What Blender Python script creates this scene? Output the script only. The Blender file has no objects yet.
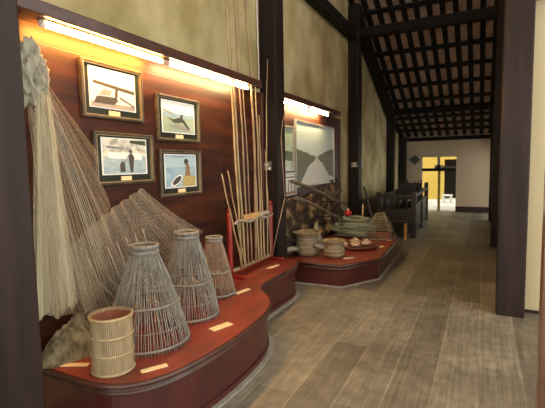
import bpy, bmesh, math, random
from mathutils import Vector, Matrix, noise
random.seed(7)
C = bpy.context.scene.collection
PI = math.pi

# ------------------------------------------------------------------ materials
M = {}
def mat(name, col, rough=.6, col2=None, scale=(4,4,4), detail=6, lo=.35, hi=.65, bump=0., coat=0., spec=.5, metal=0., bscale=None, third=None, alpha=None, mapping='Object'):
    m = bpy.data.materials.new(name); m.use_nodes = True
    nt = m.node_tree; N = nt.nodes; L = nt.links
    b = N['Principled BSDF']
    b.inputs['Roughness'].default_value = rough
    b.inputs['Metallic'].default_value = metal
    b.inputs['Specular IOR Level'].default_value = spec
    if coat:
        b.inputs['Coat Weight'].default_value = coat; b.inputs['Coat Roughness'].default_value = .12
    b.inputs['Base Color'].default_value = (*col, 1)
    tc = N.new('ShaderNodeTexCoord'); mp = N.new('ShaderNodeMapping'); mp.inputs['Scale'].default_value = scale
    L.new(tc.outputs[mapping], mp.inputs['Vector'])
    nz = N.new('ShaderNodeTexNoise'); nz.inputs['Scale'].default_value = 1; nz.inputs['Detail'].default_value = detail
    L.new(mp.outputs[0], nz.inputs['Vector'])
    if col2:
        r = N.new('ShaderNodeValToRGB'); r.color_ramp.elements[0].position = lo; r.color_ramp.elements[1].position = hi
        r.color_ramp.elements[0].color = (*col, 1); r.color_ramp.elements[1].color = (*col2, 1)
        if third:
            e = r.color_ramp.elements.new((lo+hi)/2); e.color = (*third, 1)
        L.new(nz.outputs[0], r.inputs[0]); L.new(r.outputs[0], b.inputs['Base Color'])
    if bump:
        bp = N.new('ShaderNodeBump'); bp.inputs['Strength'].default_value = bump; bp.inputs['Distance'].default_value = .01
        L.new(nz.outputs[0], bp.inputs['Height']); L.new(bp.outputs[0], b.inputs['Normal'])
    if alpha is not None:
        b.inputs['Alpha'].default_value = alpha
    M[name] = m; return m

def emit(name, col, st):
    m = bpy.data.materials.new(name); m.use_nodes = True
    b = m.node_tree.nodes['Principled BSDF']
    b.inputs['Base Color'].default_value = (*col, 1); b.inputs['Emission Color'].default_value = (*col, 1)
    b.inputs['Emission Strength'].default_value = st
    M[name] = m; return m

mat('panel_wood', (.014,.004,.003), .45, (.092,.022,.007), (3,1.1,9), 8, .32, .72, .05, .0, spec=.35)
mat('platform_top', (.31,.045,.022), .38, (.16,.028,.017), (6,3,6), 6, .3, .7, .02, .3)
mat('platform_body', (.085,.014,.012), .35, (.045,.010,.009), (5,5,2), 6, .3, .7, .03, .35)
mat('moulding_wood', (.040,.014,.009), .4, (.085,.030,.020), (8,8,20), 5, .3, .7, .04, .3)
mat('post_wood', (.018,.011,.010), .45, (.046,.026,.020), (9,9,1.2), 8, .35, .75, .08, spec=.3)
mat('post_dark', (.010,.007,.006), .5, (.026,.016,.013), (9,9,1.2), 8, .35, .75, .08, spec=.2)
mat('dark_wood', (.007,.005,.004), .7, (.016,.011,.009), (8,2,8), 6, .3, .7, .05, spec=.2)
mat('rail_wood', (.012,.009,.007), .45, (.03,.02,.014), (6,3,6), 6, .3, .7)
mat('roof_tile', (.42,.26,.18), .85, (.70,.48,.35), (7,3,7), 4, .3, .7)
mat('plaster', (.56,.49,.28), .9, (.30,.24,.10), (1.7,1.7,1.5), 15, .33, .66, .25, third=(.43,.36,.18))
mat('plaster_end', (.58,.47,.33), .9, (.50,.40,.28), (1,1,1), 6, .3, .7, .05)
mat('plaster_cream', (.66,.56,.34), .9, (.58,.49,.30), (1,1,1), 6, .3, .7, .03)
mat('bamboo_tan', (.30,.225,.125), .55, (.47,.37,.22), (30,30,5), 5, .3, .7)
mat('bamboo_hoop', (.48,.38,.22), .5, (.38,.29,.15), (30,30,30), 3)
mat('bamboo_grey', (.14,.135,.115), .6, (.36,.345,.29), (40,40,3), 5, .3, .7)
mat('bamboo_brown', (.24,.17,.11), .6, (.40,.31,.21), (40,40,3), 5, .3, .7)
mat('hoop_grey', (.26,.25,.22), .6, (.18,.175,.15), (30,30,30), 3)
mat('pole_bamboo', (.34,.24,.11), .4, (.52,.39,.20), (8,8,6), 5, .3, .7)
mat('pole_brown', (.24,.15,.08), .4, (.42,.29,.16), (8,8,6), 5, .3, .7)
mat('rack_red', (.28,.02,.012), .35, (.18,.014,.01), (6,6,6), 4, coat=.3)
mat('twine', (.50,.46,.36), .9, (.36,.33,.27), (60,60,60), 4)
mat('bamboo_slat_orange', (.55,.30,.10), .5, (.66,.40,.16), (9,9,9), 4)
mat('card', (.85,.72,.42), .6, (.78,.64,.36), (30,30,30), 2)
mat('frame_wood', (.035,.028,.018), .35, (.085,.068,.045), (12,12,12), 5, coat=.2)
mat('frame_gold', (.50,.42,.25), .3, metal=.7)
mat('mat_board', (.010,.018,.014), .35, coat=.3)
mat('frame_metal', (.45,.44,.40), .35, metal=.5)
mat('clay', (.17,.13,.07), .75, (.33,.27,.16), (14,14,30), 8, .3, .7, .3)
mat('clay_pale', (.34,.32,.24), .75, (.24,.22,.16), (14,14,14), 5)
mat('net_rope', (.16,.19,.13), .9, (.30,.33,.24), (40,40,40), 5, .3, .7, .4)
mat('float_red', (.55,.02,.02), .35)
mat('white_plastic', (.75,.74,.68), .4)
mat('grey_plastic', (.12,.12,.12), .5)
mat('shell', (.75,.66,.52), .5, (.40,.22,.14), (25,25,25), 4, .4, .65)
mat('tray_wood', (.10,.03,.02), .5, (.2,.07,.04), (10,10,10), 4)
mat('relief', (.020,.012,.007), .8, (.34,.24,.10), (3.5,3.5,5), 10, .36, .66, .5, third=(.055,.032,.016))
mat('oar_wood', (.10,.085,.05), .5, (.19,.16,.10), (10,4,10), 5)
mat('oar_black', (.012,.012,.012), .4)
mat('iron', (.02,.02,.018), .5)
mat('cage_wire', (.32,.30,.20), .7, (.20,.19,.13), (20,20,20), 3)
mat('plaque', (.03,.045,.03), .6, (.07,.09,.06), (9,9,9), 3)
mat('yellow_wall', (.42,.29,.05), .9, (.36,.25,.04), (2,2,2), 4)
mat('courtyard', (.5,.49,.44), .9, (.4,.39,.34), (3,3,3), 4)
mat('door_wood', (.10,.045,.025), .3, (.20,.09,.05), (10,10,1.5), 6, coat=.5)
mat('base_strip', (.36,.35,.30), .85, (.26,.25,.21), (8,8,8), 5)
mat('heap_net', (.30,.27,.16), .95, (.07,.055,.03), (22,22,9), 8, .35, .7, .6)
mat('net_white', (.46,.45,.35), .9, (.26,.25,.18), (30,30,14), 5, .3, .7, .3)
mat('sky_photo', (.52,.66,.68), .4); mat('sky_grey', (.86,.85,.80), .4); mat('photo_dark', (.07,.07,.06), .4)
mat('photo_mid', (.30,.31,.28), .4); mat('photo_green', (.045,.06,.03), .4, (.13,.14,.07), (14,14,14), 5)
mat('photo_water', (.30,.44,.50), .4, (.46,.58,.60), (4,12,30), 5); mat('photo_sand', (.88,.82,.64), .4, (.45,.42,.3), (14,14,22), 6, .45, .62)
mat('photo_skin', (.30,.17,.10), .4); mat('photo_gold', (.40,.33,.10), .4, (.55,.45,.2), (40,40,40), 4); mat('photo_white', (.93,.92,.86), .4)
mat('photo_blue', (.25,.42,.55), .4, (.42,.56,.62), (2,8,20), 4)
mat('river', (.55,.60,.58), .35); mat('photo_teal', (.30,.40,.30), .4, (.45,.55,.42), (4,4,4), 4)
emit('tube_warm', (1,.44,.08), 210)
emit('tube_white', (1,.68,.32), 120)

# floor planks
def floor_mat():
    m = bpy.data.materials.new('floor_planks'); m.use_nodes = True; nt = m.node_tree; N = nt.nodes; L = nt.links
    b = N['Principled BSDF']
    tc = N.new('ShaderNodeTexCoord')
    rot = N.new('ShaderNodeMapping'); rot.inputs['Rotation'].default_value = (0,0,PI/2)
    L.new(tc.outputs['Object'], rot.inputs['Vector'])
    br = N.new('ShaderNodeTexBrick'); br.offset = .37; br.inputs['Scale'].default_value = 1
    br.inputs['Brick Width'].default_value = 2.6; br.inputs['Row Height'].default_value = .29
    br.inputs['Mortar Size'].default_value = .005; br.inputs['Mortar Smooth'].default_value = .4
    br.inputs['Color1'].default_value = (.32,.295,.225,1); br.inputs['Color2'].default_value = (.19,.173,.132,1)
    br.inputs['Mortar'].default_value = (.36,.335,.26,1)
    L.new(rot.outputs[0], br.inputs['Vector'])
    mp = N.new('ShaderNodeMapping'); mp.inputs['Scale'].default_value = (48,1.6,1); L.new(tc.outputs['Object'], mp.inputs['Vector'])
    nz = N.new('ShaderNodeTexNoise'); nz.inputs['Scale'].default_value = 1; nz.inputs['Detail'].default_value = 9; nz.inputs['Roughness'].default_value = .7
    L.new(mp.outputs[0], nz.inputs['Vector'])
    n2 = N.new('ShaderNodeTexNoise'); n2.inputs['Scale'].default_value = 1.3; n2.inputs['Detail'].default_value = 6
    L.new(tc.outputs['Object'], n2.inputs['Vector'])
    n3 = N.new('ShaderNodeTexNoise'); n3.inputs['Scale'].default_value = 9; n3.inputs['Detail'].default_value = 5
    L.new(tc.outputs['Object'], n3.inputs['Vector'])
    def ramp(src, p0, c0, p1, c1):
        r = N.new('ShaderNodeValToRGB'); r.color_ramp.elements[0].position = p0; r.color_ramp.elements[1].position = p1
        r.color_ramp.elements[0].color = (c0,c0,c0,1); r.color_ramp.elements[1].color = (c1,c1,c1,1); L.new(src, r.inputs[0]); return r.outputs[0]
    def mul(a, c):
        x = N.new('ShaderNodeMix'); x.data_type = 'RGBA'; x.blend_type = 'MULTIPLY'; x.inputs[0].default_value = 1
        L.new(a, x.inputs[6]); L.new(c, x.inputs[7]); return x.outputs[2]
    o = mul(br.outputs['Color'], ramp(nz.outputs[0], .32, .55, .68, 1.2))
    o = mul(o, ramp(n2.outputs[0], .35, .75, .65, 1.12)); o = mul(o, ramp(n3.outputs[0], .35, .8, .65, 1.08))
    L.new(o, b.inputs['Base Color'])
    L.new(ramp(nz.outputs[0], .3, .42, .7, .62), b.inputs['Roughness'])
    bp = N.new('ShaderNodeBump'); bp.inputs['Strength'].default_value = .25; bp.inputs['Distance'].default_value = .01
    L.new(nz.outputs[0], bp.inputs['Height']); L.new(bp.outputs[0], b.inputs['Normal'])
    M['floor'] = m
floor_mat()

def net_mat(name, col, base, amp, freq_u, freq_v):
    # real netting: threads opaque, gaps open; threads run in the sheet's own UV
    m = bpy.data.materials.new(name); m.use_nodes = True; nt = m.node_tree; N = nt.nodes; L = nt.links
    b = N['Principled BSDF']; b.inputs['Base Color'].default_value = (*col,1); b.inputs['Roughness'].default_value = .9
    uv = N.new('ShaderNodeTexCoord')
    def noise_(sc):
        mp = N.new('ShaderNodeMapping'); mp.inputs['Scale'].default_value = sc; L.new(uv.outputs['UV'], mp.inputs['Vector'])
        n = N.new('ShaderNodeTexNoise'); n.inputs['Scale'].default_value = 1; n.inputs['Detail'].default_value = 1; L.new(mp.outputs[0], n.inputs['Vector']); return n.outputs[0]
    a = noise_((freq_u, .5, 1)); c = noise_((3, 5, 1))
    r = N.new('ShaderNodeValToRGB'); r.color_ramp.elements[0].position = .42; r.color_ramp.elements[1].position = .72
    r.color_ramp.elements[0].color = (base,)*3+(1,); r.color_ramp.elements[1].color = (min(1,base+amp),)*3+(1,)
    L.new(a, r.inputs[0])
    r2 = N.new('ShaderNodeValToRGB'); r2.color_ramp.elements[0].position = .3; r2.color_ramp.elements[1].position = .7
    r2.color_ramp.elements[0].color = (.8,)*3+(1,); r2.color_ramp.elements[1].color = (1,)*3+(1,)
    L.new(c, r2.inputs[0])
    mu = N.new('ShaderNodeMath'); mu.operation = 'MULTIPLY'; L.new(r.outputs[0], mu.inputs[0]); L.new(r2.outputs[0], mu.inputs[1])
    L.new(mu.outputs[0], b.inputs['Alpha'])
    M[name] = m
net_mat('net_fan', (.60,.46,.24), .14, .14, 24, 1)
net_mat('net_swag', (.50,.43,.31), .26, .16, 30, 1)
net_mat('net_hank', (.60,.56,.38), .34, .5, 22, 1)

# ------------------------------------------------------------------ mesh helpers
class MB:
    def __init__(s): s.bm = bmesh.new(); s.uv = None
    def box(s, x0, x1, y0, y1, z0, z1, mi=0):
        v = [s.bm.verts.new((x,y,z)) for x in (x0,x1) for y in (y0,y1) for z in (z0,z1)]
        for f in ((0,1,3,2),(4,6,7,5),(0,4,5,1),(2,3,7,6),(0,2,6,4),(1,5,7,3)):
            s.bm.faces.new([v[i] for i in f]).material_index = mi
        return s
    def hexa(s, pts, mi=0):
        v = [s.bm.verts.new(p) for p in pts]
        for f in ((0,1,2,3),(7,6,5,4),(0,4,5,1),(1,5,6,2),(2,6,7,3),(3,7,4,0)):
            s.bm.faces.new([v[i] for i in f]).material_index = mi
        return s
    def tube(s, pts, r, n=6, mi=0, r1=None, closed=False, flat=1.):
        pts = [Vector(p) for p in pts]; k = len(pts); rings = []
        for i, p in enumerate(pts):
            if closed: d = pts[(i+1) % k]-pts[i-1]
            else: d = pts[min(i+1,k-1)]-pts[max(i-1,0)]
            d.normalize()
            a = Vector((0,0,1)) if abs(d.z) < .9 else Vector((1,0,0))
            u = d.cross(a).normalized(); w = d.cross(u).normalized()
            t = i/max(1,k-1); rr = r if r1 is None else r+(r1-r)*t
            rings.append([s.bm.verts.new(p+u*math.cos(2*PI*j/n)*rr+w*math.sin(2*PI*j/n)*rr*flat) for j in range(n)])
        for i in range(k if closed else k-1):
            A = rings[i]; B = rings[(i+1) % k]
            for j in range(n):
                f = s.bm.faces.new((A[j],A[(j+1)%n],B[(j+1)%n],B[j])); f.material_index = mi; f.smooth = True
        if not closed:
            s.bm.faces.new(rings[0][::-1]).material_index = mi; s.bm.faces.new(rings[-1]).material_index = mi
        return s
    def hoop(s, c, r, t, n=32, mi=0, flat=1.6):
        return s.tube([(c[0]+r*math.cos(2*PI*i/n), c[1]+r*math.sin(2*PI*i/n), c[2]) for i in range(n)], t, 6, mi, closed=True, flat=flat)
    def lathe(s, c, prof, n=32, mi=0, wob=0.):
        rings = []
        for (r,z) in prof:
            rings.append([s.bm.verts.new((c[0]+r*(1+wob*math.sin(3*2*PI*j/n+z*9))*math.cos(2*PI*j/n), c[1]+r*math.sin(2*PI*j/n), c[2]+z)) for j in range(n)])
        for A,B in zip(rings, rings[1:]):
            for j in range(n):
                f = s.bm.faces.new((A[j],A[(j+1)%n],B[(j+1)%n],B[j])); f.smooth = True; f.material_index = mi
        s.bm.faces.new(rings[0][::-1]); s.bm.faces.new(rings[-1])
        return s
    def prism(s, poly, z0, z1, mi=0):
        b = [s.bm.verts.new((x,y,z0)) for x,y in poly]; t = [s.bm.verts.new((x,y,z1)) for x,y in poly]
        n = len(poly)
        s.bm.faces.new(b[::-1]).material_index = mi; s.bm.faces.new(t).material_index = mi
        for i in range(n): s.bm.faces.new((b[i],b[(i+1)%n],t[(i+1)%n],t[i])).material_index = mi
        return s
    def yz(s, x, poly, th=.0015, mi=0):          # flat shape lying on a wall facing +x
        return s._slab([(x,y,z) for y,z in poly], (th,0,0), mi)
    def _slab(s, pts, off, mi):
        a = [s.bm.verts.new(p) for p in pts]; b = [s.bm.verts.new(Vector(p)+Vector(off)) for p in pts]; n = len(pts)
        s.bm.faces.new(a[::-1]).material_index = mi; s.bm.faces.new(b).material_index = mi
        for i in range(n): s.bm.faces.new((a[i],a[(i+1)%n],b[(i+1)%n],b[i])).material_index = mi
        return s
    def sheet(s, fn, nu, nv, mi=0):
        uvl = s.bm.loops.layers.uv.verify()
        g = [[s.bm.verts.new(fn(i/nu, j/nv)) for j in range(nv+1)] for i in range(nu+1)]
        for i in range(nu):
            for j in range(nv):
                f = s.bm.faces.new((g[i][j], g[i+1][j], g[i+1][j+1], g[i][j+1])); f.smooth = True; f.material_index = mi
                for l,(a,b) in zip(f.loops, ((i,j),(i+1,j),(i+1,j+1),(i,j+1))): l[uvl].uv = (a/nu, b/nv)
        return s
    def build(s, name, mats, parent=None, bevel=0., origin=None):
        bmesh.ops.recalc_face_normals(s.bm, faces=s.bm.faces)
        me = bpy.data.meshes.new(name)
        if origin: bmesh.ops.translate(s.bm, verts=s.bm.verts, vec=-Vector(origin))
        s.bm.to_mesh(me); s.bm.free()
        if isinstance(mats, str): mats = [mats]
        for x in mats: me.materials.append(M[x])
        o = bpy.data.objects.new(name, me); C.objects.link(o)
        if origin: o.location = origin
        if bevel:
            b = o.modifiers.new('bevel','BEVEL'); b.width = bevel; b.segments = 2; b.limit_method = 'ANGLE'
        if parent is not None:
            o.parent = parent
        return o

def tag(o, label, cat, group=None, kind=None):
    o['label'] = label; o['category'] = cat
    if group: o['group'] = group
    if kind: o['kind'] = kind
    return o
def thing(name, label, cat, loc=(0,0,0), group=None):
    o = bpy.data.objects.new(name, None); C.objects.link(o); o.location = loc; o.empty_display_size = .1
    return tag(o, label, cat, group)
def struct(o): o['kind'] = 'structure'; return o
def S(mb, name, mats, bevel=0., parent=None):
    o = mb.build(name, mats, parent, bevel)
    if parent is None: o['kind'] = 'structure'
    return o
def copy_tree(o, parent=None):
    c = o.copy(); C.objects.link(c)
    if parent is not None: c.parent = parent
    for ch in list(o.children): copy_tree(ch, c)
    return c

# ------------------------------------------------------------------ setting
S(MB().box(-2.8,3.2,-3,15.2,-.12,0), 'floor', 'floor')
WX = -2.6
w = MB(); w.box(WX-.2,WX,-.5,15,0,8); S(w, 'wall_left', 'plaster')
w = MB(); w.box(.42,3.2,5.1,5.28,0,3.2); S(w, 'wall_right', 'plaster_cream')
w = MB(); w.box(.44,.6,5.28,9.3,0,4.6).box(.44,.6,9.3,14.9,2.0,4.6).box(.44,.6,9.3,12.4,0,.7).box(.44,.6,12.4,13.2,0,2.0).box(.44,.6,14.8,15,0,2.0); S(w, 'wall_passage', 'plaster_end')  # window opening added out of view to let daylight reach the end wall
# end wall with the doorway
w = MB(); w.box(-2.6,-1.86,15,15.2,0,2.62).box(-.80,.44,15,15.2,0,2.62).box(-1.86,-.80,15,15.2,1.80,2.62)
S(w, 'wall_back', 'plaster_end')
S(MB().box(-.80,.44,14.97,15,0,.17), 'baseboard_back', 'post_wood')
S(MB().box(.42,.60,5.075,5.1,0,.03), 'baseboard_right', 'post_wood')
# door frame in the end wall
t = struct(bpy.data.objects.new('door_1', None)); C.objects.link(t)
MB().box(-1.86,-.80,14.98,15.1,1.33,1.43).build('transom_beam', 'dark_wood', t)
MB().box(-1.38,-1.30,15.0,15.1,1.43,1.80).box(-1.47,-1.21,15.0,15.1,1.43,1.53).build('bracket', 'door_wood', t)
MB().box(-1.36,-1.28,15.02,15.1,0,1.33).build('door_stile', 'yellow_wall', t)

# posts
def post(x, y, z1, w=.26, name='wooden_post', z0=0):
    h = w/2
    m = MB().box(x-h,x+h,y-h,y+h,z0,z1)
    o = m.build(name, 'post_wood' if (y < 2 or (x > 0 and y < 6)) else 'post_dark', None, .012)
    o['kind'] = 'structure'
    return o
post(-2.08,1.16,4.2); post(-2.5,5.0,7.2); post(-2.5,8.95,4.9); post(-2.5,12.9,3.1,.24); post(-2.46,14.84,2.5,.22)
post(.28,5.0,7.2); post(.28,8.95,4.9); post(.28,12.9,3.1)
# beams
def beam(x0,x1,y0,y1,z0,z1,name='beam'): return S(MB().box(x0,x1,y0,y1,z0,z1), name, 'dark_wood', .01)
beam(-2.58,2.6,8.86,9.04,4.24,4.41); beam(-2.58,2.6,12.81,12.99,3.02,3.2)
beam(-2.58,-2.42,5.13,8.82,4.18,4.38); beam(-2.58,-2.42,1.3,4.87,4.6,4.8)
beam(-2.58,2.6,4.9,5.1,6.2,6.45)
beam(-2.6,.5,14.9,15.15,2.34,2.46)
beam(.42,3.2,5.0,5.3,3.2,3.42)
# roof: two slopes; tiles over purlins over rafters
def zr(y): return 8.97-.45*y if y < 12.9 else 3.165-.30*(y-12.9)
def slope(mb, x0,x1,ya,yb,lo,hi):
    za, zb = zr(ya), zr(yb-1e-6)
    mb.hexa([(x0,ya,za+lo),(x1,ya,za+lo),(x1,yb,zb+lo),(x0,yb,zb+lo),(x0,ya,za+hi),(x1,ya,za+hi),(x1,yb,zb+hi),(x0,yb,zb+hi)])
m = MB(); slope(m,-2.8,3.2,4,12.9,.02,.06); slope(m,-2.8,3.2,12.9,15.9,.02,.06)
m.hexa([(-2.8,-4,3.6),(3.2,-4,3.6),(3.2,4,7.2),(-2.8,4,7.2),(-2.8,-4,3.64),(3.2,-4,3.64),(3.2,4,7.24),(-2.8,4,7.24)])
S(m, 'ceiling', 'roof_tile')
rf = MB()
for i in range(13):
    x = .16-i*.245
    if x < -2.55: break
    slope(rf, x-.052, x+.052, 7.2, 12.9, -.05, .018)
    slope(rf, x-.055, x+.055, 12.9, 15.8, -.04, .018)
S(rf, 'trim_1', 'dark_wood')
pf = MB()
y = 7.8
for y in [7.23,7.87,8.51,9.15,9.79,10.42,11.08,11.70,12.34]:
    pf.hexa([(x,yy,zr(yy)+dz) for dz in (-.09,-.051) for x,yy in ((-2.6,y-.05),(.42,y-.05),(.42,y+.05),(-2.6,y+.05))])
for y in [13.35,13.85,14.35]:
    pf.hexa([(x,yy,zr(yy)+dz) for dz in (-.10,-.041) for x,yy in ((-2.6,y-.05),(.42,y-.05),(.42,y+.05),(-2.6,y+.05))])
S(pf, 'trim_2', 'dark_wood')
hb = MB(); slope(hb,-2.58,-2.36,9.04,12.85,-.34,-.13); S(hb, 'trim_3', 'dark_wood')

# ------------------------------------------------------------------ display wall panels
def panel(n, y0, y1, z0, zt, yh):
    t = struct(bpy.data.objects.new('wall_panel', None)); C.objects.link(t)
    MB().box(WX,WX+.03,y0,y1,z0,zt).build('boarding', 'panel_wood', t)
    MB().box(WX,WX+.22,y0,yh,zt-.005,zt+.08).build('header_board', 'moulding_wood', t, .008)
    MB().box(WX+.03,WX+.0312,y0,y1,zt-.125,zt-.117).build('batten', 'frame_wood', t)
    MB().box(WX,WX+.06,y1-.05,y1,z0,zt).build('edge_stile', 'moulding_wood', t, .006)
    return t
panel(1, 1.3, 4.86, .40, 2.53, 4.52)
panel(2, 5.13, 8.12, .3, 2.50, 7.62)
def tube_light(y0, y1, z, m, label):
    t = thing('fluorescent_tube', label, 'tube light', (-2.45,(y0+y1)/2,z), 'tube lights under the header boards')
    L = (y1-y0)/2
    lt_ = MB().tube([(0,-L+.02,0),(0,L-.02,0)], .016, 10).build('lamp_tube', m, t)
    for s in (-1,1): MB().tube([(0,s*(L-.025),0),(0,s*L,0)], .02, 10).build('end_cap', 'white_plastic', lt_)
    MB().box(-.035,.02,-L,L,.020,.029).build('batten', 'frame_metal', t)
    return t
tube_light(1.75,2.86,2.495,'tube_warm','orange glowing tube light above the left photographs, nearest the dark front post')
tube_light(2.91,4.30,2.495,'tube_white','long white glowing tube light whose right end meets the bamboo poles')
tube_light(5.22,6.13,2.465,'tube_white','brighter left tube light above the river picture')
tube_light(6.18,7.08,2.465,'tube_white','shorter right tube light above the river picture')

# ------------------------------------------------------------------ platforms
def inset(poly, d):
    n = len(poly); out = []
    for i in range(n):
        a = Vector(poly[i-1]); b = Vector(poly[i]); c = Vector(poly[(i+1)%n])
        e1 = (b-a).normalized(); e2 = (c-b).normalized()
        n1 = Vector((-e1.y,e1.x)); n2 = Vector((-e2.y,e2.x)); nn = (n1+n2).normalized()
        k = d/max(.4, nn.dot(n1)); p = b+nn*k
        out.append((max(p.x,-2.598), p.y))
    return out
def smooth(pts, it=2):
    for _ in range(it):
        q = [pts[0]]
        for a,b in zip(pts, pts[1:]):
            q += [(a[0]*.75+b[0]*.25, a[1]*.75+b[1]*.25),(a[0]*.25+b[0]*.75, a[1]*.25+b[1]*.75)]
        q.append(pts[-1]); pts = q
    return pts
def platform(label, poly, H, base):
    t = thing('display_platform', label, 'platform', (0,0,0), 'red wooden display platforms')
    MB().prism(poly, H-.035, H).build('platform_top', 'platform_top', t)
    # rounded nosing running round the edge, then a cove and a second bead
    m = MB(); L = len(poly)
    prof = [(-.004,.0),(-.016,-.006),(-.02,-.018),(-.016,-.03),(-.002,-.036),(.012,-.04),(.012,-.052),(-.004,-.058),(-.006,-.072),(.008,-.08),(.022,-.084)]
    rings = [[m.bm.verts.new((x,y,H+dz)) for x,y in inset(poly,d)] for d,dz in prof]
    for A,B in zip(rings, rings[1:]):
        for j in range(L):
            f = m.bm.faces.new((A[j],A[(j+1)%L],B[(j+1)%L],B[j])); f.smooth = True
    m.build('edge_moulding', 'moulding_wood', t)
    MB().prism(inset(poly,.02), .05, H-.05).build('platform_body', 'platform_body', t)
    MB().prism(inset(poly,.008), .012, .05).build('base_strip', base, t)
    MB().prism(inset(poly,-.03), .0, .012).build('pale_floor_strip', 'base_strip', t)  # thin pale grey strip at floor level round the platform base
    return t
mid = smooth([(-2.2,1.58),(-1.92,1.57),(-1.74,1.65),(-1.62,1.83),(-1.57,2.1),(-1.55,2.45),(-1.565,2.88),(-1.635,3.18),(-1.78,3.40),(-1.92,3.52),(-2.01,3.72),(-2.01,4.1),(-2.0,4.45),(-2.03,4.70),(-2.14,4.84),(-2.34,4.85)])
platform('long curved red platform under the net, fish traps and bamboo poles', [(-2.59,1.58)]+mid+[(-2.59,4.85)], .40, 'platform_body')
platform('low angular red platform holding the jars, set past the rack of poles', [(-2.59,5.16),(-1.63,5.20),(-1.27,5.80),(-1.32,7.55),(-1.80,8.72),(-2.59,8.72)], .30, 'platform_body')

# ------------------------------------------------------------------ framed photographs
def framed(label, y0, y1, z0, z1, painter, border=.045):
    t = thing('framed_photograph', label, 'picture', (0,0,0), 'four framed fishing photographs')
    X = WX+.03; f = .022
    m = MB(); m.box(X,X+.035,y0,y0+f,z0,z1).box(X,X+.035,y1-f,y1,z0,z1).box(X,X+.035,y0+f,y1-f,z0,z0+f).box(X,X+.035,y0+f,y1-f,z1-f,z1)
    fr_ = m.build('picture_frame', 'frame_wood', t, .006)
    m = MB(); e=.006
    m.box(X+.0,X+.030,y0+f,y0+f+e,z0+f,z1-f).box(X,X+.03,y1-f-e,y1-f,z0+f,z1-f).box(X,X+.03,y0+f+e,y1-f-e,z0+f,z0+f+e).box(X,X+.03,y0+f+e,y1-f-e,z1-f-e,z1-f)
    m.build('gilt_edge', 'frame_gold', fr_)
    g = f+e
    MB().box(X,X+.012,y0+g,y1-g,z0+g,z1-g).build('mount_board', 'mat_board', t)
    a0,a1,b0,b1 = y0+g+border, y1-g-border, z0+g+.05, z1-g-.012
    p = MB(); p.yz(X+.012, [(a0,b0),(a1,b0),(a1,b1),(a0,b1)], .002, 0)
    q = MB()
    U = lambda u,v: (a0+(a1-a0)*u, b0+(b1-b0)*v)
    p.bm.free(); p = MB()
    mats = ['photo_white']; p.yz(X+.012, [U(0,0),U(1,0),U(1,1),U(0,1)], .002, 0)
    k = 1
    for (mm, pts) in painter:
        if mm not in mats: mats.append(mm)
        p.yz(X+.0142+k*.0006, [U(.03+.94*u, .03+.94*v) for u,v in pts], .0005, mats.index(mm)); k += 1
    p.build('photographic_print', mats, t)
    q.bm.free()
    c = (a0+a1)/2
    MB().box(X+.012,X+.016,c-.055,c+.055,z0+g+.004,z0+g+.038).build('caption_plate', 'card', t)
    return t
R = lambda u0,v0,u1,v1: [(u0,v0),(u1,v0),(u1,v1),(u0,v1)]
framed('top left photograph: black and white, boat moored beside a wooden jetty', 2.10,2.70,1.975,2.39, [
 ('sky_grey',R(0,0,1,1)), ('photo_white',R(0,.5,1,1)), ('photo_mid',R(0,0,1,.12)),
 ('photo_dark',[(.05,.60),(1,.46),(1,.56),(.06,.68)]), ('photo_dark',[(.05,.10),(.12,.28),(.55,.30),(.60,.22),(.5,.10)]),
 ('photo_mid',[(.15,.32),(.28,.48),(.45,.46),(.42,.34)]), ('photo_dark',[(.52,.3),(.54,.58),(.60,.58),(.58,.3)]), ('photo_dark',[(.62,.3),(.98,.10),(.98,.14),(.64,.34)])])
framed('upper right photograph: fisherman throwing a net from a dark boat', 2.86,3.48,1.84,2.25, [
 ('sky_grey',R(0,0,1,1)), ('photo_blue',R(0,.5,1,.62)), ('photo_teal',R(0,0,1,.5)), ('photo_mid',[(.0,.66),(.3,.58),(.3,.64),(.02,.72)]),
 ('photo_dark',[(.1,.5),(.35,.3),(.6,.35),(.8,.1),(.85,.16),(.65,.45),(.5,.5),(.3,.42)]), ('photo_dark',[(.5,.4),(.56,.62),(.62,.6),(.6,.4)]),
 ('photo_mid',[(.15,.22),(.7,.05),(.9,.08),(.5,.3)]), ('photo_white',[(.3,.62),(.42,.62),(.36,.9),(.3,.86)])])
framed('lower left photograph: fisherman wading in bright shallow water', 2.18,2.80,1.475,1.88, [
 ('photo_sand',R(0,.42,1,1)), ('photo_water',R(0,0,1,.5)), ('photo_white',[(.1,.45),(.9,.4),(.9,.6),(.1,.62)]),
 ('photo_mid',[(.05,.74),(.45,.70),(.45,.76),(.1,.80)]), ('photo_green',[(.6,.9),(1,.84),(1,.97),(.62,.98)]),
 ('photo_dark',[(.60,.03),(.66,.03),(.70,.48),(.62,.64),(.56,.48)]), ('photo_dark',R(.585,.62,.645,.70)), ('photo_dark',[(.36,.05),(.48,.05),(.47,.30),(.42,.36),(.36,.28)]),
 ('photo_mid',[(.45,.32),(.56,.56),(.58,.54),(.47,.30)])])
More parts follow.
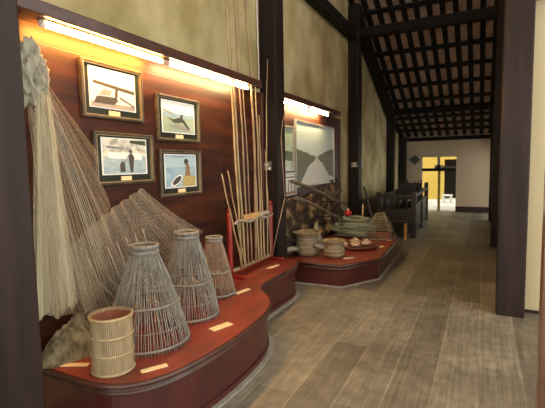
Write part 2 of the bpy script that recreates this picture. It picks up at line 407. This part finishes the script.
framed('lower right photograph: bare-backed fisher on blue water holding a round basket', 2.87,3.48,1.335,1.765, [
 ('photo_blue',R(0,0,1,1)), ('sky_photo',R(0,.62,1,.95)), ('photo_mid',[(.2,.93),(.6,.93),(.6,.96),(.2,.96)]),
 ('photo_gold',[(.52,.0),(.56,.32),(.85,.36),(1,.3),(.98,.0)]), ('photo_skin',[(.62,.34),(.66,.66),(.62,.72),(.70,.80),(.78,.68),(.80,.34)]),
 ('photo_dark',[(.60,.74),(.60,.86),(.70,.90),(.76,.80),(.70,.72)]),
 ('photo_white',[(.34+.19*math.cos(a)*1.0,.2+.14*math.sin(a)+.12*math.cos(a)) for a in [i*PI/8 for i in range(16)]]),
 ('photo_dark',[(.34+.15*math.cos(a),.2+.10*math.sin(a)+.10*math.cos(a)) for a in [i*PI/8 for i in range(16)]])])

# large river picture and its neighbours on the second panel
def bigpic(name, label, y0,y1,z0,z1, painter, grp=None, fr='frame_metal', f=.025):
    t = thing(name, label, 'picture', (0,0,0), grp); X = WX+.03
    m = MB(); m.box(X,X+.03,y0,y0+f,z0,z1).box(X,X+.03,y1-f,y1,z0,z1).box(X,X+.03,y0+f,y1-f,z0,z0+f).box(X,X+.03,y0+f,y1-f,z1-f,z1)
    m.build('picture_frame', fr, t)
    mats = []; p = MB(); k = 0
    U = lambda u,v: (y0+f+(y1-y0-2*f)*u, z0+f+(z1-z0-2*f)*v)
    for mm,pts in painter:
        if mm not in mats: mats.append(mm)
        p.yz(X+.004+k*.0012, [U(u,v) for u,v in pts], .001, mats.index(mm)); k += 1
    p.build('photographic_print', mats, t); return t
def crowns(u0, v0, u1, v1, n=26):
    return [(u0+(u1-u0)*i/n, v0+(v1-v0)*i/n+random.uniform(0,.035)) for i in range(n+1)]
tl = [(0,.0),(.12,.04),(.30,.30),(.48,.42)]+crowns(.48,.45,.30,.49,14)+crowns(.29,.49,0,.57)
tr = [(1,.08),(.86,.12),(.66,.36),(.54,.42)]+crowns(.54,.45,.68,.50,12)+crowns(.69,.51,1,.60)
bigpic('river_picture', 'large picture of a pale river narrowing between dark green trees', 5.88,7.72,1.27,2.30, [
 ('sky_photo',R(0,0,1,1)), ('river',[(0,0),(1,0),(.75,.3),(.53,.44),(.47,.44),(.25,.25)]), ('photo_green',tl), ('photo_green',tr)])
bigpic('village_picture', 'narrow pale green picture left of the river picture, beside the post', 5.20,5.82,1.52,2.18, [
 ('photo_teal',R(0,0,1,1)), ('photo_green',[(0,.25),(1,.2),(1,.42),(0,.5)])])
bigpic('house_picture', 'small picture of white railings below the pale green picture', 5.20,5.90,1.16,1.50, [
 ('photo_white',R(0,0,1,1)), ('photo_skin',R(0,.8,1,.88))]+[('photo_mid',R(u,.1,u+.05,.72)) for u in (.3,.45,.6,.75,.9)]+[('photo_skin',R(0,0,1,.1))])

# rough brown relief under the river picture
m = MB()
def rel(u, v):
    y = 5.15+2.9*u; zt = 1.22-.12*math.sin(u*5)+.05*noise.noise(Vector((u*12,0,0)))
    z = .3+(zt-.3)*v
    n = noise.fractal(Vector((y*2.2,z*3.1,1.7)), .8, 2.2, 5)
    return (WX+.04+max(0,.03+.10*n)*(1-v)**.5+ .02*n+.02, y, z)
m.sheet(rel, 150, 60)
tag(m.build('rock_relief','relief'), 'rough brown and gold relief of rocks standing below the river picture', 'relief')

# carved long oars over the relief
def oar(label, a, b, m):
    a = Vector(a); b = Vector(b)
    t = thing('wooden_oar', label, 'oar', (0,0,0), 'long wooden oars leaning across the relief')
    mid = a.lerp(b,.7); mid.z -= .03
    MB().tube([a, a.lerp(b,.25)+Vector((0,0,.01)), a.lerp(b,.5), mid, b], .028, 8, 0, .022).build('shaft', m, t)
    d = (a-b).normalized()
    MB().tube([a+d*.02, a-d*.25, a-d*.55], .05, 8, 0, .03, flat=.45).build('blade', m, t)
    MB().tube([(WX+.03,mid.y,mid.z-.03),(mid.x+.04,mid.y,mid.z-.03)], .012, 6).build('wall_peg', 'iron', t)
    return t
oar('upper of two long dark oars slanting down before the brown relief', (-2.30,5.20,1.385),(-2.30,7.70,.87),'oar_wood')
oar('lower of two long dark oars slanting down before the brown relief', (-2.24,5.20,1.16),(-2.24,7.20,.66),'oar_wood')

# ------------------------------------------------------------------ nets
def L3(a, b, t): return tuple(a[i]+(b[i]-a[i])*t for i in range(3))
def poly_at(P, u):
    n = len(P)-1; k = min(n-1, int(u*n)); return L3(P[k], P[k+1], u*n-k)
t = thing('cast_net', 'pale cast net hanging from the upper left and fanned across the wood panel', 'fishing net')
# knotted crown
m = MB()
def crown(u, v):
    a = 2*PI*u; b = PI*v; d = Vector((math.sin(b)*math.cos(a), math.sin(b)*math.sin(a), math.cos(b)))
    k = 1+.5*noise.fractal(d*2.6+Vector((4,1,2)), 1.1, 2.1, 5)
    return (-2.45+.085*d.x*k, 1.665+.075*d.y*k, 2.17+.17*d.z*k)
m.sheet(crown, 90, 60)
m.build('knotted_crown', 'net_white', t)
def hank(u, v):
    a = 2*PI*u; w = .032+.085*v**.8; rad = 1+.16*math.sin(9*a+2*v)+.1*math.sin(15*a)
    return (-2.42+.55*w*rad*math.cos(a), 1.715-.005*v+w*rad*math.sin(a), 2.12-1.42*v+.03*math.sin(5*a)*v)
MB().sheet(hank, 80, 24).build('hanging_folds', 'net_hank', t)
top = [(-2.47,1.64,2.08),(-2.47,1.72,2.16),(-2.49,1.80,2.14)]
fanb = [(-2.33,1.62,.72),(-2.33,1.80,.66),(-2.34,1.95,.68),(-2.36,2.08,.86),(-2.40,2.17,1.12),(-2.46,2.18,1.44),(-2.50,2.14,1.74)]
def fan(u, v):
    a = poly_at(top, u); b = poly_at(fanb, u); p = L3(a, b, v)
    return (max(p[0]+.022*math.sin(u*34)*(.3+v), -2.55), p[1], p[2])
MB().sheet(fan, 110, 16).build('net_fan', 'net_fan', t)
m = MB()
for k in range(44):
    u = (k+random.uniform(-.3,.3))/44; u = min(1,max(0,u)); m.tube([Vector(fan(u, j/8))+Vector((.004,0,0)) for j in range(9)], .0011, 3)
m.build('fan_threads', 'twine', t)
sw_t = [(-2.44,1.80,1.06),(-2.46,2.05,1.21),(-2.48,2.32,1.336),(-2.50,2.60,1.44)]
sw_b = [(-2.36,1.91,.56),(-2.38,2.28,.56),(-2.42,2.74,.67),(-2.47,3.39,.97)]
def swag(u, v):
    p = L3(poly_at(sw_t,u), poly_at(sw_b,u), v); s = math.sin(PI*v)
    return (p[0]+.015*math.sin(u*50), p[1], p[2]-.03*s-.05*math.sin(PI*u)*v)
MB().sheet(swag, 110, 16).build('net_swag', 'net_swag', t)
m = MB()
for k in range(70):
    u = (k+random.uniform(-.3,.3))/70; u = min(1,max(0,u)); m.tube([Vector(swag(u, j/6))+Vector((.004,0,0)) for j in range(7)], .0011, 3)
m.build('swag_threads', 'twine', t)
m = MB()
for k in range(7):
    a = (-2.44,1.70+.01*k,2.10); b = (-2.38,2.05+.035*k,.78-.04*k)
    m.tube([L3(a,b,i/6) if i<6 else b for i in range(7)], .0025, 4)
for k in range(7):
    y = 2.02+.09*k
    m.tube([(-2.42,y-.06,1.0+.02*k),(-2.40,y+.02,.80),(-2.38,y+.12,.67),(-2.38,y+.20,.62)], .004, 4)
m.build('cord', 'twine', t)
m = MB()
def heap(u, v):
    a = 2*PI*u; r = 1-v; x = -2.40+.19*r*math.cos(a)*(1+.1*math.sin(3*a)); y = 1.87+.30*r*math.sin(a)*(1+.1*math.sin(4*a))
    n = noise.fractal(Vector((x*7, y*7, 3.)), .9, 2.2, 5)
    return (x, y, .402+max(0,.20*(1-r**2)+.09*n*(1-r**3)))
m.sheet(heap, 110, 40)
m.build('gathered_heap', 'heap_net', t)

# ------------------------------------------------------------------ traps
def trap(label, x, y, r0, r1, H, ms, neck, n=64, mids=(.42,)):
    t = thing('conical_fish_trap', label, 'fish trap', (x,y,.40), 'conical bamboo fish traps')
    m = MB()
    rad = lambda z: r0+(r1-r0)*min(1,(z/(H-neck))**1.25) if z < H-neck else r1
    for i in range(n):
        a = 2*PI*i/n+random.uniform(-.02,.02); pts = []
        for z in (0, H*.2, H*.42, H*.7, H-neck, H+random.uniform(-.008,.006)):
            r = rad(z)+random.uniform(-.002,.002); pts.append((r*math.cos(a), r*math.sin(a), z))
        m.tube(pts, .0038, 4, 0, .0024)
    m.build('slats', ms, t)
    zs = [.03]+[H*q for q in mids]+[H-neck, H-.01]
    for z in zs:
        MB().hoop((0,0,z), rad(z)+.004, .006 if z < H-neck-.01 else .009, 36).build('hoop', 'hoop_grey', t)
    for q in (.2,.62,.8): MB().hoop((0,0,H*q), rad(H*q)-.004, .0025, 30).build('binding_wire', 'hoop_grey', t)
    # inner funnel of thinner slats
    m = MB()
    for i in range(20):
        a = 2*PI*i/20; m.tube([((r0*.92)*math.cos(a),(r0*.92)*math.sin(a),.02),(r1*.5*math.cos(a+.2),r1*.5*math.sin(a+.2),H*.45)], .004, 4)
    m.build('inner_funnel', 'bamboo_brown', t)
    return t
trap('largest grey conical fish trap, directly behind the tan basket', -2.07,2.145,.285,.088,.68,'bamboo_grey',.05,92)
trap('middle grey conical fish trap, tallest outline between the other two cones', -2.125,2.675,.245,.090,.69,'bamboo_grey',.045,86)
trap('smallest brownish conical fish trap, beside the rack of poles', -2.235,3.215,.185,.070,.555,'bamboo_brown',.035,66)

t = thing('bamboo_basket', 'small upright tan bamboo basket on the front corner of the curved platform', 'basket', (-1.966,1.738,.40))
m = MB(); rb, rt_, H = .120,.121,.345
for i in range(72):
    a = 2*PI*i/72; ca, sa = math.cos(a), math.sin(a); tx, ty = -sa*.0036, ca*.0036
    def c4(r, z): return [((r)*ca-tx,(r)*sa-ty,z),((r)*ca+tx,(r)*sa+ty,z),((r-.004)*ca+tx,(r-.004)*sa+ty,z),((r-.004)*ca-tx,(r-.004)*sa-ty,z)]
    m.hexa(c4(rb,0)+c4(rt_,H))
m.build('slats', 'bamboo_tan', t)
for z in (.012,.12,.225,.335): MB().hoop((0,0,z), rb+.003, .0055, 36).build('hoop', 'bamboo_hoop', t)
MB().lathe((0,0,0), [(.0,.004),(.112,.004),(.112,.012),(.0,.012)], 28).build('woven_base', 'bamboo_tan', t)
MB().lathe((0,0,0), [(rb-.0085,.01),(rb-.0085,H-.02),(rb-.0095,H-.02),(rb-.0095,.014)], 28).build('inner_lining', 'tray_wood', t)

# ------------------------------------------------------------------ rack with poles
t = thing('pole_rack', 'red wooden rack holding the bundle of bamboo poles', 'rack', (0,0,0))
for y in (3.78,4.75):
    up_ = MB().tube([(-2.42,y,.44),(-2.42,y,.55),(-2.42,y,.60),(-2.42,y,.9),(-2.42,y,1.06),(-2.42,y,1.11)], .03, 10).tube([(-2.42,y,1.10),(-2.42,y,1.16)], .03, 10, 0, .016).build('upright', 'rack_red', t)
    MB().box(-2.55,-2.24,y-.025,y+.025,.40,.44).build('foot', 'rack_red', up_, .008)
MB().box(-2.435,-2.405,3.81,4.72,.455,.485).build('lower_rail', 'bamboo_tan', t)
MB().box(-2.445,-2.425,3.81,4.72,.98,1.01).build('upper_rail', 'rack_red', t)
def pole(label, a, b, r0, r1, m, bend=0.):
    a = Vector(a); b = Vector(b); n = 14; mb = MB(); pts = []
    for i in range(n+1):
        q = i/n; p = a.lerp(b,q); p.y += bend*math.sin(PI*q)+.006*math.sin(q*17+a.y*9); pts.append(p)
    mb.tube(pts, r0, 7, 0, r1)
    for i in range(2,n,2):
        d = (pts[i+1]-pts[i]).normalized()*.004; r = r0+(r1-r0)*i/n+.0018
        mb.tube([pts[i]-d, pts[i]+d], r, 7)
    o = mb.build('bamboo_pole', m)
    return tag(o, label, 'bamboo pole', 'bamboo poles standing in the red rack')
X=-2.40
pole('leftmost tall bamboo pole, its top leaving the picture first', (X,3.98,.455),(X,3.76,3.6),.013,.009,'pole_bamboo',.01)
pole('second tall bamboo pole from the left, thicker and bright', (X,4.06,.455),(X,3.84,3.7),.015,.010,'pole_bamboo',-.02)
pole('third tall bamboo pole from the left, brown', (X,4.13,.455),(X,3.93,3.7),.012,.009,'pole_brown',.02)
pole('fourth tall bamboo pole from the left, thin and dark', (X,4.21,.455),(X,4.02,3.3),.010,.005,'pole_brown',.03)
pole('thick curved brown pole rising across the plaster wall before the dark post', (X,4.30,.455),(X,4.15,3.75),.016,.013,'pole_brown',.09)
pole('bright straight pole just left of the dark post edge', (X,4.38,.455),(X,4.30,2.62),.014,.008,'pole_bamboo',0)
pole('bright yellow pole in front of the left edge of the dark post', (X,4.45,.455),(X,4.38,2.60),.013,.008,'pole_bamboo',.01)
pole('pale short pole ending below the tube light near the post', (X,4.53,.455),(X,4.46,2.2),.012,.007,'pole_bamboo',-.01)
pole('thin pole standing alone before the middle of the dark post', (X,4.62,.455),(X,4.70,2.90),.010,.004,'pole_bamboo',-.03)
pole('rightmost thin pole beside the right red upright', (X,4.70,.455),(X,4.60,1.80),.010,.006,'pole_brown',0)
pole('shortest pole leaning far left beyond the red upright', (-2.38,3.97,.455),(-2.38,3.59,1.53),.010,.007,'pole_bamboo')
pole('second shortest pole leaning left beside the shortest one', (-2.375,4.02,.455),(-2.375,3.70,1.56),.009,.006,'pole_bamboo')
# twine and bamboo slat holding the poles
m = MB(); 
pts = [(-2.37,3.80+.092*i,.995+.02*math.sin(i*1.3)) for i in range(11)]
m.tube(pts, .011, 6)
for i in range(10): m.hoop((-2.40,3.86+.086*i,.985+.02*math.sin(i*1.3)), .028, .005, 10)
for i in range(5): m.hoop((-2.385,4.40+.045*i,1.03+.012*(i%2)), .034, .009, 10)
m.build('twine_lashing', 'twine', t)
MB().box(-2.375,-2.36,4.0,4.34,1.0,1.065).build('binding_slat', 'bamboo_slat_orange', t)
# bent rod
m = MB(); m.tube([(-2.2,4.72,1.2),(-2.2,4.66,1.7),(-2.2,4.64,1.95),(-2.2,4.70,2.15),(-2.2,4.82,2.32),(-2.2,4.96,2.44)], .006, 6, 0, .004)
m.tube([(-2.2,4.72,1.2),(-2.29,4.68,.8),(-2.36,4.66,.47)], .006, 6)
tag(m.build('fishing_rod','pole_brown'), 'thin bent rod arching to the right in front of the dark post', 'fishing rod')
MB_c = MB(); MB_c.tube([(-2.585,4.82,2.64),(-2.585,4.80,3.4),(-2.585,4.81,4.6)], .008, 6)
tag(MB_c.build('electric_cable','white_plastic'), 'thin pale cable running up the plaster beside the dark post', 'cable')

# caption cards
def card(label, x, y, z, rz, w=.15, h=.045):
    t = MB().box(-w/2,w/2,-h/2,h/2,0,.006).build('caption_card','card', None, .002)
    t.location = (x,y,z); t.rotation_euler = (0,0,rz)
    return tag(t, label, 'caption card', 'cream caption cards on the platforms')
card('cream caption card left of the tan basket', -2.22,1.67,.40,.45,.17,.04)
card('cream caption card right of the tan basket, by the platform edge', -1.74,1.84,.40,1.0,.16,.042)
card('cream caption card in front of the middle conical trap', -1.74,2.56,.40,1.25,.18,.07)
card('cream caption card in front of the smallest conical trap', -2.05,3.40,.40,1.35,.19,.05)
card('cream caption card before the rack of bamboo poles', -2.22,4.40,.40,1.4,.22,.05)
card('cream caption card in front of the smaller jar', -1.66,5.62,.30,.7,.16,.06)
card('cream caption card at the open corner of the far platform, by the shells', -1.42,6.6,.30,1.4,.15,.06)
card('cream caption card at the right edge of the far platform, by the wedge cage', -1.40,7.25,.30,1.4,.15,.06)

# ------------------------------------------------------------------ jars
t = thing('fishing_jar', 'large pale waisted jar with a side spout on the far platform', 'jar', (-2.277,5.636,.30))
MB().lathe((0,0,0), [(.0,.0),(.13,.0),(.165,.03),(.178,.09),(.172,.15),(.16,.20),(.152,.24),(.16,.28),(.19,.315),(.218,.335),(.21,.345),(.18,.32),(.15,.28),(.145,.2),(.15,.08),(.0,.06)], 36, 0, .01).build('body', 'clay', t)
MB().tube([(-.08,-.12,.10),(-.13,-.24,.12),(-.17,-.36,.115)], .032, 10, 0, .038).build('spout', 'clay_pale', t)
m = MB()
for z in (.07,.13,.19,.25): m.hoop((0,0,z), .172 if z<.2 else .158, .005, 36)
m.build('hoop', 'clay_pale', t)
t = thing('fishing_jar', 'smaller round jar with a pale spout pointing at the large jar', 'jar', (-1.872,5.631,.30))
MB().lathe((0,0,0), [(.0,.0),(.10,.0),(.135,.03),(.152,.08),(.15,.12),(.135,.16),(.128,.19),(.15,.215),(.172,.235),(.165,.242),(.13,.21),(.12,.16),(.13,.08),(.0,.05)], 32, 0, .01).build('body', 'clay', t)
MB().tube([(-.09,-.06,.13),(-.16,-.10,.15),(-.24,-.12,.175)], .026, 10, 0, .034).build('spout', 'clay_pale', t)
m = MB()
for z in (.05,.11): m.hoop((0,0,z), .15, .004, 32)
m.build('hoop', 'bamboo_hoop', t)
t = MB().lathe((-2.33,6.15,.3), [(.0,0),(.14,0),(.15,.02),(.09,.17),(.05,.28),(.022,.39),(.0,.41)], 20).build('pointed_lid','clay_pale')
tag(t, 'pale pointed cone rising behind the large jar', 'cone')

# net coil, float, sticks
m = MB()
for k in range(10):
    cx, cy = -2.05+.03*math.sin(k*2.1), 7.42+.03*math.cos(k*1.7); rx, ry = .40-.016*k, .26-.012*k
    m.tube([(cx+rx*math.cos(a), cy+ry*math.sin(a), .345+.031*k+.015*math.sin(a*3+k)) for a in [i*PI/20 for i in range(40)]], .034, 7, closed=True)
for k in range(26):
    a = k*.61; r = .9
    m.hoop((-2.12+.36*math.cos(a), 7.42+.22*math.sin(a), .46+.03*math.sin(k)), .08, .008, 10)
tag(m.build('net_coil','net_rope'), 'long green coil of netting heaped on the far platform', 'net coil')
t = thing('net_float', 'red round float resting on the green net coil', 'float', (-2.2,7.46,.66))
MB().lathe((0,0,0), [(0,0),(.04,.008),(.062,.03),(.066,.055),(.055,.085),(.03,.105),(0,.11)], 20).build('float_ball','float_red', t)
MB().lathe((0,0,.105), [(0,0),(.018,0),(.018,.03),(0,.03)], 10).build('cap','white_plastic', t)
t = thing('wooden_paddle', 'black flat paddle leaning left behind the green net coil', 'paddle', (-2.05,8.2,.3))
MB().tube([(.18,0,0),(.07,.03,.35),(0,.06,.6),(-.05,.08,.78)], .045, 8, 0, .03, flat=.6).build('blade','oar_black', t)
MB().tube([(-.05,.08,.78),(-.08,.09,.86)], .016, 8).build('grip','oar_black', t)
t = thing('wooden_mallet', 'pale upright stick with a dark head beside the black paddle', 'mallet', (-2.05,7.9,.3))
MB().tube([(0,0,0),(0,0,.3),(.01,0,.56)], .022, 8, 0, .018).build('handle','pole_bamboo', t)
MB().tube([(0,-.05,.60),(.02,.05,.60)], .035, 8).build('mallet_head','oar_black', t)

# tray of shells
t = thing('wooden_tray', 'dark red shallow tray holding shells in the middle of the far platform', 'tray', (-1.78,6.45,.30))
MB().lathe((0,0,0), [(0,0),(.28,0),(.33,.02),(.35,.05),(.335,.05),(.30,.02),(0,.015)], 28).build('dish','tray_wood', t)
pos = [(-1.98,6.30,.0,.11,'white shell at the left rim of the dark tray'),(-1.84,6.62,.5,.10,'brown and white shell at the back of the dark tray'),
 (-1.72,6.28,1.1,.10,'pale shell at the front of the dark tray'),(-1.62,6.50,2.0,.11,'largest pale shell at the right of the dark tray'),(-1.80,6.45,.8,.08,'small shell in the centre of the dark tray')]
for x,y,rz,s,lab in pos:
    m = MB(); pts = []
    for i in range(22):
        a = i*.55; r = s*.75*(1-i/24); pts.append((r*math.cos(a), r*math.sin(a)*.8, s*.30+i*s*.035))
    m.tube(pts, s*.32, 7, 0, s*.05)
    o = m.build('sea_shell','shell'); o.location = (x,y,.318); o.rotation_euler = (0,0,rz)
    tag(o, lab, 'shell', 'shells on the far platform')

# wedge cage
t = thing('wedge_fish_cage', 'pale triangular wire cage at the right end of the far platform', 'fish cage', (-1.60,7.32,.30))
A = [(-.24,-.20,.012),(.24,-.10,.012),(.24,.28,.012),(-.24,.22,.012)]; B = [(-.06,-.02,.44),(.07,.02,.46)]
m = MB()
for a,b in ((A[0],A[1]),(A[1],A[2]),(A[2],A[3]),(A[3],A[0]),(A[0],B[0]),(A[3],B[0]),(A[1],B[1]),(A[2],B[1]),(B[0],B[1])): m.tube([a,b], .012, 6)
m.build('cage_frame','cage_wire', t)
m = MB()
for i in range(1,8):
    q = i/8; m.tube([L3(A[0],A[1],q), L3(B[0],B[1],q)], .005, 4); m.tube([L3(A[3],A[2],q), L3(B[0],B[1],q)], .005, 4)
    m.tube([L3(A[0],B[0],q), L3(A[1],B[1],q)], .005, 4); m.tube([L3(A[1],B[1],q), L3(A[2],B[1],q)], .005, 4); m.tube([L3(A[3],B[0],q), L3(A[2],B[1],q)], .005, 4)
m.build('wire_mesh','cage_wire', t)
m = MB().box(-.22,.22,-.12,.0,.0,.14); m.build('bait_box','tray_wood', t, .006)

# outlets
for (x,y,z,lab) in ((-2.52,4.868,1.60,'white socket on the near face of the dark post behind the poles'),(-2.46,8.818,1.60,'white switch cluster on the dark post past the far platform')):
    t = thing('wall_socket', lab, 'socket', (x,y,z))
    MB().box(-.07,.07,-.012,0,-.06,.06).build('back_plate','grey_plastic', t)
    for i in (-1,0,1): MB().box(i*.045-.015,i*.045+.015,-.02,-.012,-.045,-.015).build('switch','white_plastic', t)
    MB().box(-.03,.03,-.022,-.012,.0,.035).build('socket_face','white_plastic', t)
MB_b = MB().box(-2.6,-2.57,9.75,9.9,1.52,1.74); tag(MB_b.build('switch_box','white_plastic', None, .005), 'small white box on the plaster wall right of the far dark post', 'switch box')

# ------------------------------------------------------------------ balustrade and things inside it
t = thing('wooden_balustrade', 'dark wooden balustrade beside the passage beyond the far platform', 'balustrade', (0,0,0))
x0,x1 = -1.32,-1.44; ya,yb = 9.35,12.6
xs = lambda y: x0+(x1-x0)*(y-ya)/(yb-ya)
for y,h in ((ya,1.0),(10.95,1.0),(yb,1.06)):
    MB().box(xs(y)-.05,xs(y)+.05,y-.05,y+.05,0,h).build('newel_post','rail_wood', t, .008)
for z0,z1 in ((.86,.93),(.66,.71),(.10,.16)):
    MB().hexa([(x+dx,y,z) for z in (z0,z1) for (x,y,dx) in ((x0,ya,-.03),(x0,ya,.03),(x1,yb,.03),(x1,yb,-.03))]).build('rail','rail_wood', t)
MB().hexa([(x+dx,y,z) for z in (.16,.66) for (x,y,dx) in ((x0,ya,-.01),(x0,ya,.01),(x1,yb,.01),(x1,yb,-.01))]).build('infill_panel','rail_wood', t)
MB().box(-2.02,x0-.05,ya-.03,ya+.03,.86,.93).build('rail','rail_wood', t)
MB().box(-2.02,x0-.05,ya-.02,ya+.02,.10,.16).build('rail','rail_wood', t)
MB().box(-2.02,x0-.05,ya-.01,ya+.01,.16,.62).build('infill_panel','rail_wood', t)
MB().box(-2.10,-2.02,ya-.04,ya+.04,0,.98).build('newel_post','rail_wood', t, .008)
MB().hexa([(x+dx,y,z) for z in (.10,.9) for (x,y,dx) in ((-2.06,ya+.04,-.02),(-2.06,ya+.04,.02),(-2.12,yb,.02),(-2.12,yb,-.02))]).build('infill_panel','rail_wood', t)
for i in range(4): 
    x = -1.92+i*.15; MB().tube([(x,ya,.62),(x,ya,.70),(x,ya,.78),(x,ya,.86)], .022, 8).build('spindle','rail_wood', t)
for y,lab in ((11.7,'dark carved chair behind the balustrade, nearest the front rail'),(12.3,'dark carved chair behind the balustrade, middle of three'),(13.0,'dark carved chair behind the balustrade, farthest of three')):
    t = thing('wooden_chair', lab, 'chair', (-1.85,y,0), 'dark chairs behind the balustrade')
    MB().box(-.24,.24,-.22,.22,.42,.47).build('seat','rail_wood', t, .006)
    for sx in (-1,1):
        for sy in (-1,1):
            MB().box(sx*.2-.025,sx*.2+.025,sy*.19-.025,sy*.19+.025,0,.42).build('leg','rail_wood', t)
        MB().box(sx*.2-.02,sx*.2+.02,.19,.22,.47,1.06).tube([(sx*.2,.205,1.05),(sx*.2,.205,1.12)], .03, 8, 0, .012).build('back_post','rail_wood', t)
    MB().box(-.18,.18,.195,.215,.62,1.02).build('backrest','rail_wood', t)
t = MB().box(-1.60,-1.52,9.0,9.08,0,.42).box(-1.9,-1.4,8.95,9.13,.42,.46).box(-1.88,-1.8,9.0,9.08,0,.42).build('wooden_stool','bamboo_slat_orange', None, .004)
bpy.data.objects.remove(t)
t = thing('low_stool', 'small dark stool with pale orange legs in front of the balustrade', 'stool', (-1.58,9.1,0))
MB().box(-.22,.20,-.12,.12,.36,.40).build('seat','rail_wood', t, .006)
for sx in (-.17,.14):
    for sy in (-.09,.07): MB().box(sx-.018,sx+.018,sy-.018,sy+.018,0,.36).build('leg','bamboo_slat_orange', t)

# diamond plaque
m = MB(); m._slab([(-2.09,14.96,1.55),(-1.92,14.96,1.72),(-2.09,14.96,1.89),(-2.27,14.96,1.72)], (0,.03,0), 0)
m._slab([(-2.09,14.95,1.64),(-2.00,14.95,1.72),(-2.09,14.95,1.80),(-2.18,14.95,1.72)], (0,.01,0), 1)
tag(m.build('diamond_plaque',['plaque','frame_wood']), 'dark green diamond plaque on the end wall left of the doorway', 'plaque')

# ------------------------------------------------------------------ outdoors past the door
S(MB().box(-6,4,15.2,24,-.12,-.01), 'ground', 'courtyard')
t = struct(bpy.data.objects.new('wall_courtyard', None)); C.objects.link(t)
MB().box(-5,-1.55,20.0,20.2,-.01,4).box(-1.55,2,20.0,20.2,1.75,4).box(-.4,2,20,20.2,-.01,1.75).build('masonry','yellow_wall', t)
MB().box(-2.6,.4,20.9,21,-.01,1.9).build('dark_doorway','dark_wood', t)
MB().box(-1.75,-.35,19.9,20.0,1.36,1.46).build('lintel','dark_wood', t)
t = thing('stone_stool', 'pale stone bench on the sunlit ground beyond the doorway', 'bench', (-1.28,18.2,-.01))
MB().box(-.2,.2,-.12,.12,.28,.34).build('seat','courtyard', t)
for s in (-.14,.14): MB().box(s-.04,s+.04,-.1,.1,0,.28).build('leg','courtyard', t)

# right open door leaf, close to the camera
t = struct(bpy.data.objects.new('door_2', None)); C.objects.link(t)
MB().box(.262,.30,2.30,2.40,0,3.2).build('door_stile','door_wood', t, .008)
MB().box(.30,.36,2.33,2.39,0,3.2).box(.36,.9,2.345,2.375,0,3.2).build('door_panel','door_wood', t)

# ------------------------------------------------------------------ light
W = bpy.data.worlds.new('World'); bpy.context.scene.world = W; W.use_nodes = True
bg = W.node_tree.nodes['Background']; bg.inputs[0].default_value = (1,.97,.90,1); bg.inputs[1].default_value = 2.7
sun = bpy.data.lights.new('sun','SUN'); sun.energy = 2.2; sun.angle = .01; sun.color = (1,.93,.8)
so = bpy.data.objects.new('sun', sun); C.objects.link(so)
so.rotation_euler = Vector((.15,.6,-1.3)).to_track_quat('-Z','Y').to_euler()

# ------------------------------------------------------------------ camera
F = 420.; tilt = math.atan(38/F); roll = .018; yaw = math.atan(212/F*math.cos(tilt))
fw = Vector((-math.sin(yaw)*math.cos(tilt), math.cos(yaw)*math.cos(tilt), -math.sin(tilt)))
rt = Vector((math.cos(yaw), math.sin(yaw), 0)); up = rt.cross(fw)
c, s = math.cos(roll), math.sin(roll)
Rv, Uv = rt*c-up*s, rt*s+up*c
cam = bpy.data.cameras.new('camera'); cam.sensor_width = 36; cam.lens = F/545*36; cam.clip_start = .02
co = bpy.data.objects.new('camera', cam); C.objects.link(co)
mw = Matrix.Identity(4)
for i in range(3): mw[i][0] = Rv[i]; mw[i][1] = Uv[i]; mw[i][2] = -fw[i]
mw[2][3] = 1.6
co.matrix_world = mw
sc = bpy.context.scene; sc.camera = co
sc.view_settings.view_transform = 'Standard'; sc.view_settings.look = 'None'; sc.view_settings.gamma = 1; sc.view_settings.exposure = 0
sc.cycles.max_bounces = 8; sc.cycles.transparent_max_bounces = 24
